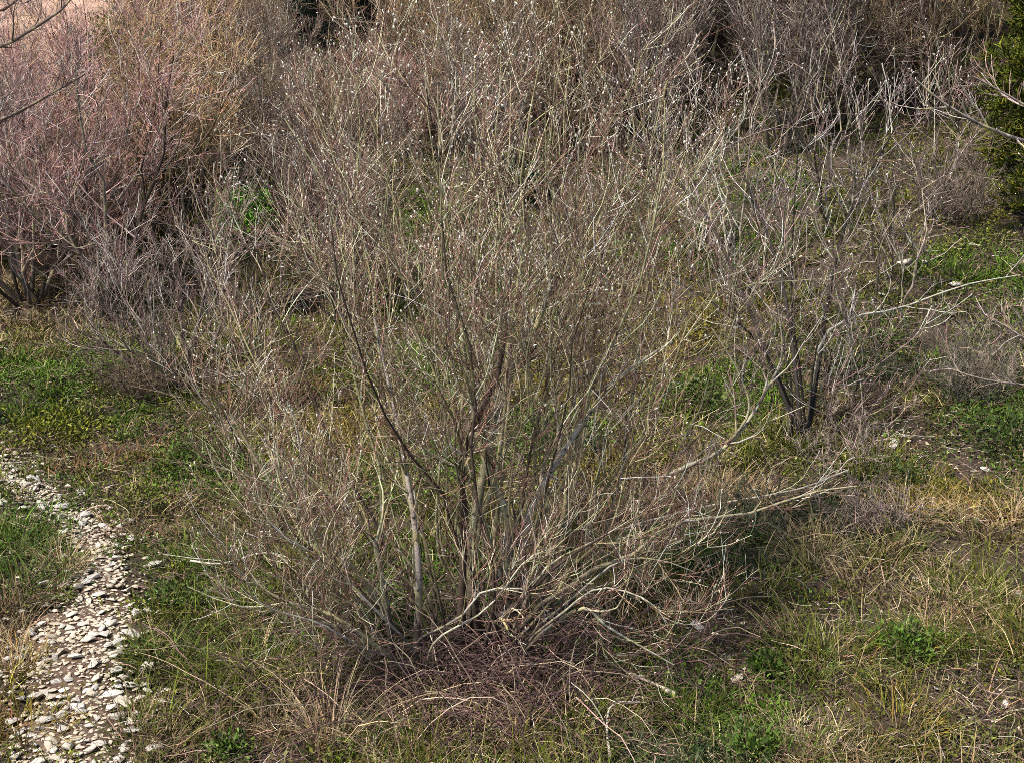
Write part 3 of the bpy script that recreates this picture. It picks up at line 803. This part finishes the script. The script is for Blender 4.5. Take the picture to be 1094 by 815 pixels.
# branches that reach in from shrubs whose feet stand outside the picture
rg = np.random.default_rng(13)
o = G(1190, 470); yy = o[1]
st = Style(bark=(.30, .25, .23), limb=(.40, .34, .32), twig=(.34, .22, .20), nl=5, nt=4, nq=3, ll=.6, lt=.3, lq=.12, cat=.09, rt=.0013, catcol=(.66, .58, .52), limb_from=.45, darkp=0)
stems = [(limb([(1190, 470, yy), (1165, 300, yy), (1120, 170, yy - .1), (1060, 140, yy - .2), (1010, 112, yy - .3), (978, 85, yy - .3)]), .016, 6, .8),
         (limb([(1190, 470, yy), (1180, 300, yy - .2), (1130, 140, yy - .3), (1090, 110, yy - .3), (1040, 82, yy - .3)]), .013, 5, .8),
         (limb([(1190, 470, yy), (1150, 420, yy - .3), (1100, 412, yy - .4), (1050, 405, yy - .5), (1010, 392, yy - .5)]), .010, 5, .7),
         (limb([(1190, 470, yy), (1140, 390, yy - .3), (1092, 360, yy - .4), (1060, 340, yy - .4)]), .010, 6, .7)] + free_stems(rg, o, 4, 2.2, .7, .014)
shrub('bare_shrub', o, stems, st, rg, 'pink-twigged shrub reaching in from the right edge over the grass')
rg = np.random.default_rng(14)
o = G(-150, 470); yy = o[1]
st = Style(bark=(.17, .12, .11), limb=(.20, .14, .13), twig=(.25, .17, .16), alt=(.4, .34, .32), altp=.15, nl=11, nt=7, nq=5, ll=.7, lt=.35, lq=.15, cat=.02, rt=.0013, limb_from=.4, darkp=0)
stems = [(limb([(-150, 470, yy), (-120, 250, yy), (-50, 155, yy), (20, 120, yy), (90, 80, yy)]), .020, 8, .8), (limb([(-150, 470, yy), (-130, 240, yy), (-80, 90, yy), (0, 52, yy), (60, 15, yy), (75, 0, yy)]), .018, 8, .8),
         (limb([(-150, 470, yy), (-130, 200, yy), (-70, 40, yy), (10, 8, yy), (40, -30, yy)]), .016, 7, .8)] + free_stems(rg, o, 4, 2.6, .7, .014)
shrub('bare_shrub', o, stems, st, rg, 'dark-branched shrub reaching in at the top left corner')

# ---- the thicket: one shrub of each kind with its parts, then copies
THICK = 'bare shrubs of the thicket on the slope'
rg = np.random.default_rng(31)
kinds = []
for i, (tw, al, h, sp) in enumerate([((.18, .125, .105), (.48, .42, .36), 2.3, 1.0), ((.52, .30, .27), (.66, .51, .47), 2.6, 1.1), ((.20, .135, .075), (.46, .40, .26), 2.1, 1.2),
                                     ((.18, .135, .12), (.48, .44, .40), 2.4, .9), ((.37, .245, .14), (.56, .48, .33), 2.2, 1.1)]):
    kinds.append(dict(st=Style(twig=tw, alt=al, altp=.24, nl=8, nt=6, nq=5, ll=.95, lt=.5, lq=.2, cat=[.06, .12, .08, .03, .22][i], rt=.0023, catsize=(.014, .024), catcol=[(.72, .68, .64), (.50, .34, .27), (.72, .68, .62), (.62, .56, .50), (.50, .35, .14)][i], limb_from=.3), h=h, sp=sp, proto=None))
ROWS = [  # px, py of the foot, kind, size, label
    (115, 335, 1, 1.0, 'pinkish bare shrub standing right of the pale bent stem'),
    (372, 340, 0, .85, 'grey-brown bare shrub behind the left side of the big willow'),
    (60, 262, 1, .8, 'pink shrub rising behind the pale bent stem at the left'),
    (165, 262, 4, 1.0, 'tan shrub left of the small bright green bush'),
    (300, 245, 0, .8, 'brown shrub close behind the small bright green bush'),
    (520, 225, 3, .8, 'grey shrub high behind the centre of the willow'),
    (930, 120, 3, .8, 'dark-twigged shrub with arching branches at the top right'),
    (835, 165, 3, .8, 'dense shrub with dark tangled stems at the top right'),
    (250, 72, 4, .7, 'tan shrub left of the dark conifer at the top edge'),
    (292, 118, 0, .6, 'small grey shrub in front of the dark conifer at the top edge'),
    (1010, 130, 2, .7, 'small thin shrub left of the green conifer')]
shared = 'leafless pink-brown shrub in the dense thicket covering the upper slope'
for row, (py, x0, x1, stp) in enumerate([(205, 20, 330, 98), (172, 350, 720, 85), (140, 40, 720, 92), (85, 90, 760, 88), (70, 740, 1080, 68), (125, 770, 980, 95), (35, 130, 900, 88), (-5, 60, 1080, 95), (-45, -20, 1120, 110)]):
    for px in np.arange(x0, x1, stp):
        kk = int(rg.integers(5))
        kk = int(rg.choice([1, 1, 1, 4] if px < 230 else [4, 2, 0, 4, 1] if px < 560 else [2, 3, 0, 2, 4] if px < 740 else [3, 0, 3]))
        if px < 150 and py < 160: continue
        short = 265 < px < 470 and py > 64
        if short and py < 100: continue
        ROWS.append((float(px + rg.normal() * 22), float(py + rg.normal() * 9), kk, float(rg.uniform(.75, 1.05)) * (.5 if short else 1), shared))
# off to both sides, so that the slope goes on beyond the picture's edges
for px, py in [(-90, 270), (-140, 150), (-60, 60), (1180, 150), (1160, 40), (1250, 90)]:
    ROWS.append((px, py, int(rg.integers(5)), .95, shared))
for px, py, kk, sc, lab in ROWS:
    o = G(px, py); K_ = kinds[kk]
    common = lab == shared
    if common:
        lab = 'leafless %s shrub in the dense thicket on the %s of the upper slope' % (['grey-brown', 'pinkish', 'brown', 'dark grey', 'tan'][kk], 'left' if px < 365 else 'middle' if px < 730 else 'right')
    if common and np.hypot((o[0] - bare_c[0]) / 2.0, (o[1] - bare_c[1]) / 1.7) < 1: continue
    if K_['proto'] is None:
        K_['proto'] = r = shrub('thicket_shrub', (0, 0, 0), free_stems(rg, np.zeros(3), 10, K_['h'], K_['sp'], .017), K_['st'], rg, lab, 'shrub', THICK)
    else:
        r = copy_tree(K_['proto']); r['label'] = lab
    r.location = (o[0], o[1], o[2] - .03); r.rotation_euler = (0, 0, rg.random() * TAU); r.scale = (sc * rg.uniform(.95, 1.15), sc * rg.uniform(.95, 1.15), sc)

# ------------------------------------------------------------------ evergreens
def conifer(name, o, h, rad, col, rg, label, nb=150, lift=.05):
    root = empty(name, o, label, 'conifer')
    t = Soup(); P = resample([[0, 0, -.05], [.02, 0, h * .4], [0, .02, h * .8], [0, 0, h]], 10)[None]; R = np.linspace(.06, .008, 10)[None]
    t.tubes(P, R, np.array([[.16, .11, .08]]), 7)
    link('trunk', t.mesh('trunk', M_BARK), root)
    bP, bR, _ = grow(rg, P, R, nb, (lift, .98), rad * 1.25, (55, 85), .10, .08, 6, .3, .002, .55)
    c1, _c, _ = bP, bR, None
    s1P, s1R, _ = grow(rg, bP, bR, 9, (.25, 1), rad * .42, (25, 60), .16, .12, 4, .7, .002, .3)
    s2P, s2R, _ = grow(rg, s1P, s1R, 14, (.1, 1), rad * .15, (20, 65), .12, .12, 3, 1.0, .0016, .2)
    s2R = np.maximum(s2R, 1) * np.array([.0036, .0042, .001])[None] * (1 + o[1] * .03)
    c = Soup(); c.tubes(bP, bR, tints(rg, len(bP), (.14, .10, .07)), 3)
    c.tubes(s1P, s1R * 1.3, tints(rg, len(s1P), col, .2), 3)
    c.tubes(s2P, s2R, tints(rg, len(s2P), col, .35, .1, (col[0] * 2.3, col[1] * 1.7, col[2]), .25), 3)
    link('crown', c.mesh('crown', M_NEEDLE), root)
    return root
rg = np.random.default_rng(41)
o = G(1106, 250); conifer('conifer', o, 3.0, .56, (.062, .080, .007), rg, 'yellow-green conifer at the top of the right edge', 330)
o = G(348, 78); conifer('conifer', o, 3.3, .55, (.014, .030, .022), rg, 'dark blue-green conifer at the top edge, left of the middle', 260)
o = G(690, 60); conifer('conifer', o, 1.6, .4, (.04, .055, .02), rg, 'dull green conifer behind the thicket at the top, right of the middle', 90)

def leafy(name, o, rad, h, col, rg, label, n=5000, ll=.03, cat='bush', zc=.55, zr=.5):
    root = empty(name, o, label, cat)
    s0 = free_stems(rg, np.zeros(3), 7, h * .9, rad * .8, .008)
    st = Soup(); st.tubes(np.stack([a[0] for a in s0]), np.stack([np.linspace(.008, .002, 10)] * 7), np.array([.12, .09, .06]), 4)
    link('stems', st.mesh('stems', M_TWIG), root)
    m = 60; cc = norm(rg.normal(size=(m, 3))) * (rg.random((m, 1)) ** .4) * np.array([rad, rad, h * zr]) * .9 + np.array([0, 0, h * zc])
    i = rg.integers(m, size=n)
    p = cc[i] + rg.normal(size=(n, 3)) * rad * .2
    p[:, 2] = np.maximum(p[:, 2], .01)
    d = norm(norm(p - np.array([0, 0, h * .3])) + rg.normal(size=(n, 3)) * .7 + np.array([0, 0, .4]))
    l = rg.uniform(.6, 1.3, n) * ll
    Vl, Fl, Cl = leaves(rg, p, d, l, l * .5, np.clip(np.asarray(col) * np.exp(rg.normal(0, .3, (m, 1)))[i] * np.exp(rg.normal(0, .25, (n, 1))), .01, .5))
    link('foliage', build_mesh('foliage', Vl, Fl, Cl, M_LEAF), root)
    return root
o = G(266, 345)
leafy('green_bush', o, .25, float(W(266, 206, o[1])[2] - o[2]), (.065, .18, .008), rg, 'small bright green leafy bush among the bare twigs at upper left', 12000, .04, zc=.80, zr=.2)
leafy('green_bush', G(140, 78), .5, .6, (.12, .13, .025), rg, 'yellow-green low bush on the bare slope at top left', 4000, .06)
leafy('green_bush', G(560, 215), .3, .4, (.05, .10, .02), rg, 'small green bush deep behind the willow crown', 2500, .05)

rg = np.random.default_rng(45)
for px, py, rad, h, col, lab in [(183, 652, .12, .13, (0.045, 0.081, 0.012), 'dark green leafy plant at the right edge of the path'), (738, 612, .10, .12, (0.050, 0.087, 0.012), 'leafy green plant just below the long pale branch'),
        (968, 700, .09, .15, (0.060, 0.118, 0.012), 'bright green broad-leaved plant in the right foreground'), (745, 440, .25, .22, (0.060, 0.093, 0.012), 'large green leafy plant between the willow and the pale curved limb'),
        (432, 685, .09, .16, (0.050, 0.105, 0.012), 'bright green leafy plant growing under the willow, left of its foot'), (600, 482, .22, .25, (0.050, 0.099, 0.012), 'vivid green leafy clump seen through the middle of the willow'),
        (818, 722, .05, .12, (0.060, 0.112, 0.015), 'tiny upright green leafy plant in the grass right of the crumbly stones'), (215, 500, .22, .16, (0.060, 0.105, 0.012), 'bright green leafy clump in the grass left of the willow'),
        (60, 468, .3, .14, (0.152, 0.165, 0.012), 'yellow-green leafy cushion in the grass above the path'), (150, 545, .16, .12, (0.120, 0.143, 0.012), 'yellow-green leafy plant above the bend of the path'),
        (270, 615, .12, .16, (0.060, 0.099, 0.015), 'green leafy plant under the thin bowed branch'), (690, 505, .12, .12, (0.120, 0.128, 0.020), 'yellowish leafy plant at the foot of the pale curved limb'),
        (960, 520, .14, .16, (0.040, 0.068, 0.012), 'dark green leafy plant below the bare soil on the right'), (1075, 480, .3, .2, (0.040, 0.074, 0.012), 'dark green leafy patch plant at the right edge'),
        (245, 815, .08, .10, (0.060, 0.105, 0.012), 'small green leafy plant at the bottom edge right of the path'), (805, 812, .08, .12, (0.060, 0.112, 0.012), 'bright green leafy plant at the bottom edge, right')]:
    leafy('leafy_plant', G(px, py), rad * 1.35, h * .8, col, rg, lab, 620 if rad < .2 else 1500, .022 if rad < .2 else .03, 'plant')

# ------------------------------------------------------------------ single tufts and small plants one can point to
def tuft(name, o, n, rad, h, col, rg, label, alt=None, altp=.2, cat='grass tuft', lean=1.0, wmul=1.0):
    cx, cy = np.array([o[0]]), np.array([o[1]])
    idx, root_, d = tuft_roots(rg, cx, cy, n, np.array([rad]))
    d[:, :2] *= lean; d = norm(d)
    l = h * .8 * rg.uniform(.4, 1.2, n)
    w = np.full(n, max(.0042, .0008 * o[1])) * rg.uniform(.5, 1.3, n) * wmul
    Vb, Fb, Cb = blades(rg, root_ - o, d, l, w, tints(rg, n, col, .45, .08, alt, altp), 5, .9)
    return tag(link(name, build_mesh(name, Vb, Fb, Cb, M_GRASS), None, o), label, cat)
rg = np.random.default_rng(51)
STR, OLI, GRN, YEL = (.33, .25, .15), (.085, .10, .018), (.048, .10, .012), (.24, .17, .03)
for px, py, n, rad, h, col, alt, ap, lean, lab in [
    (68, 615, 260, .10, .30, STR, (.3, .22, .13), .3, .7, 'upright straw-coloured grass tuft on the left bank of the path'),
    (20, 635, 520, .22, .32, GRN, OLI, .4, 1.0, 'thick green grass tussock on the left bank of the path'),
    (5, 585, 420, .25, .30, OLI, GRN, .4, 1.0, 'olive grass tussock at the left edge above the green tussock'),
    (45, 600, 300, .16, .26, GRN, OLI, .5, 1.0, 'green grass tuft behind the upright straw tuft on the left bank'),
    (12, 720, 300, .16, .25, STR, YEL, .3, .9, 'pale dry grass tuft at the left edge below the green tussock'),
    (20, 790, 360, .18, .22, YEL, OLI, .35, 1.0, 'yellow grass tuft in the lower left corner beside the path'),
    (355, 800, 150, .10, .50, STR, (.5, .40, .25), .3, .35, 'tall straw-coloured grass stalks in front of the willow, left'),
    (262, 725, 500, .25, .34, OLI, STR, .25, 1.0, 'broad olive grass tussock right of the path'),
    (320, 720, 420, .22, .32, OLI, GRN, .3, 1.0, 'long-bladed olive tussock at the left foot of the willow'),
    (440, 800, 420, .22, .30, STR, OLI, .3, 1.2, 'dry arching grass tuft at the bottom edge, left of the middle'),
    (510, 790, 380, .22, .30, (.26, .18, .10), STR, .4, 1.2, 'brown dead grass tuft hanging under the willow'),
    (600, 770, 420, .25, .32, (.24, .17, .10), STR, .35, 1.2, 'brown dead grass tuft at the right foot of the willow'),
    (645, 735, 300, .20, .24, OLI, GRN, .4, 1.0, 'green grass tuft under the right branches of the willow'),
    (735, 760, 320, .18, .22, GRN, OLI, .4, 1.0, 'dark green tuft right of the broken pale branch'),
    (880, 700, 620, .26, .28, OLI, STR, .3, 1.1, 'large olive grass tussock in the middle of the right foreground'),
    (965, 695, 300, .16, .20, GRN, YEL, .35, 1.0, 'bright green tuft right of the large olive tussock'),
    (955, 780, 340, .17, .22, YEL, OLI, .4, 1.1, 'golden green tuft near the bottom right'),
    (860, 800, 260, .16, .20, (.42, .36, .24), STR, .3, .8, 'pale grey-straw tuft at the bottom edge, right'),
    (1010, 650, 420, .22, .22, STR, OLI, .3, 1.2, 'flattened straw tuft in the right foreground'),
    (868, 600, 260, .13, .30, STR, OLI, .35, .7, 'upright straw and olive tuft below the dark forked stems'),
    (965, 560, 320, .17, .26, (.30, .22, .13), STR, .4, .9, 'brown and straw tuft at the edge of the bare soil on the right'),
    (1045, 565, 420, .25, .22, STR, YEL, .3, 1.2, 'wide straw tussock right of the bare soil'),
    (195, 610, 420, .17, .24, OLI, GRN, .4, 1.0, 'olive grass tuft behind the dark leafy plant at the path edge'),
    (180, 715, 460, .16, .27, OLI, GRN, .45, 1.0, 'full green tuft leaning over the right path edge halfway down'),
    (225, 660, 460, .20, .28, GRN, OLI, .5, 1.0, 'green tuft between the path and the thin bowed branch'),
    (165, 795, 380, .15, .24, OLI, STR, .3, 1.0, 'olive and straw tuft at the lower right rim of the path'),
    (700, 700, 200, .13, .16, GRN, OLI, .3, 1.0, 'small green tuft right of the willow foot')]:
    tuft('grass_tuft', G(px, py), int(n * .62), rad, h, col, rg, lab, alt, ap, lean=lean)

def twiggy(name, o, n, h, spread, col, alt, rg, label, cat='dwarf shrub', r=.0016):
    root = empty(name, o, label, cat)
    s0 = free_stems(rg, np.zeros(3), n, h, spread, .004, lo=.3)
    P = np.stack([a[0] for a in s0]); R = np.stack([np.linspace(.004, r, 10)] * n)
    sp = Soup(); sp.tubes(P, R, tints(rg, n, col, .3), 4)
    link('stems', sp.mesh('stems', M_TWIG), root)
    s2 = Soup()
    q, qr, _ = grow(rg, P, R, 12, (.15, 1), h * .35, (15, 50), .2, .1, 4, .7, r * .8)
    s2.tubes(q, qr, tints(rg, len(q), col, .35, .06, alt, .4), 3)
    q2, q2r, _ = grow(rg, q, qr, 4, (.2, 1), h * .15, (15, 50), .15, .1, 3, .9, r * .7)
    s2.tubes(q2, q2r, tints(rg, len(q2), col, .35, .06, alt, .4), 3)
    link('twigs', s2.mesh('twigs', M_TWIG), root)
    return root
rg = np.random.default_rng(61)
twiggy('dwarf_shrub', G(1040, 430), 40, .55, .35, (.16, .15, .11), (.24, .20, .16), rg, 'grey-green heathy dwarf shrub at the right edge of the slope')
twiggy('dwarf_shrub', G(905, 500), 16, .5, .40, (.24, .18, .16), (.42, .36, .30), rg, 'thin twiggy dwarf shrub right of the dark forked stems')
twiggy('dwarf_shrub', G(150, 425), 36, .40, .40, (.14, .11, .08), (.22, .16, .10), rg, 'dark brown twiggy bush under the low spreading shrub at left')
twiggy('dwarf_shrub', G(1020, 235), 34, .7, .5, (.17, .14, .12), (.26, .19, .17), rg, 'dull brown dwarf shrub below the yellow-green conifer', r=.002)
twiggy('dwarf_shrub', G(930, 570), 30, .30, .28, (.22, .17, .15), (.30, .24, .19), rg, 'low brown twig tangle between the grass tufts at right')
twiggy('dwarf_shrub', G(785, 570), 26, .30, .25, (.12, .13, .08), (.2, .19, .12), rg, 'grey-green herb clump under the long pale branch')

# the tangle of dead stems under the willow
root = empty('dead_stem_tangle', G(505, 735), 'dark red-brown tangle of dead stems under the foot of the willow', 'dead stems')
o = np.array(root.location)
n = 1100
a = rg.random(n) * TAU
bx = rg.normal(0, .40, n); by = rg.normal(0, .24, n)
b = np.stack([bx, by, ground_z(o[0] + bx, o[1] + by) - o[2]], -1)
P = np.empty((n, 8, 3)); P[:, 0] = b; d = norm(np.stack([np.cos(a), np.sin(a) * .8 - .2, rg.uniform(.5, 1.8, n)], -1)); l = rg.uniform(.25, .75, n) / 7
for q in range(1, 8):
    P[:, q] = P[:, q - 1] + d * l[:, None]
    d = norm(d + rg.normal(size=(n, 3)) * .15 - np.array([0, 0, .28]))
P[:, :, 2] = np.maximum(P[:, :, 2], ground_z(o[0] + P[:, :, 0], o[1] + P[:, :, 1]) - o[2] + .004)
sp = Soup(); R = np.linspace(.0028, .0012, 8)[None] * rg.uniform(.6, 1.4, (n, 1))
sp.tubes(P, R, tints(rg, n, (.10, .060, .056), .45, .06, (.34, .26, .20), .17), 4)
link('stems', sp.mesh('stems', M_TWIG), root)

# fallen branches
def fallen(pts, r, label, rg, col=(.50, .45, .38), n=4):
    P = np.array([G(a, b) + np.array([0, 0, r + c]) for a, b, c in pts]); o = P[0].copy()
    P0 = resample(P, 10); R0 = np.linspace(r, r * .5, 10)
    sp = Soup(); sp.tubes(P0[None], R0[None], np.array([col]), 7)
    q, qr, _ = grow(rg, P0[None], R0[None], n, (.3, 1), .25, (30, 60), .02, .15, 5, .5, .002)
    sp.tubes(q, qr, tints(rg, n, col, .15), 4)
    tag(link('fallen_branch', sp.mesh('fallen_branch', M_TWIG, o), None, o), label, 'branch')
fallen([(722, 751, .02), (705, 745, .03), (682, 738, .05)], .011, 'short thick broken pale branch lying in the grass right of the willow', rg, n=3)
fallen([(652, 815, .01), (648, 790, .05), (655, 775, .08), (690, 765, .05)], .006, 'thin crooked whitish branch at the bottom edge right of the middle', rg)
fallen([(205, 620, .1), (240, 628, .12), (290, 615, .12), (320, 635, .1)], .006, 'thin bowed pale branch over the grass right of the path', rg)
fallen([(670, 575, .06), (760, 556, .08), (850, 540, .08), (905, 522, .1)], .008, 'long thin pale branch lying right of the willow toward the bare soil', rg)
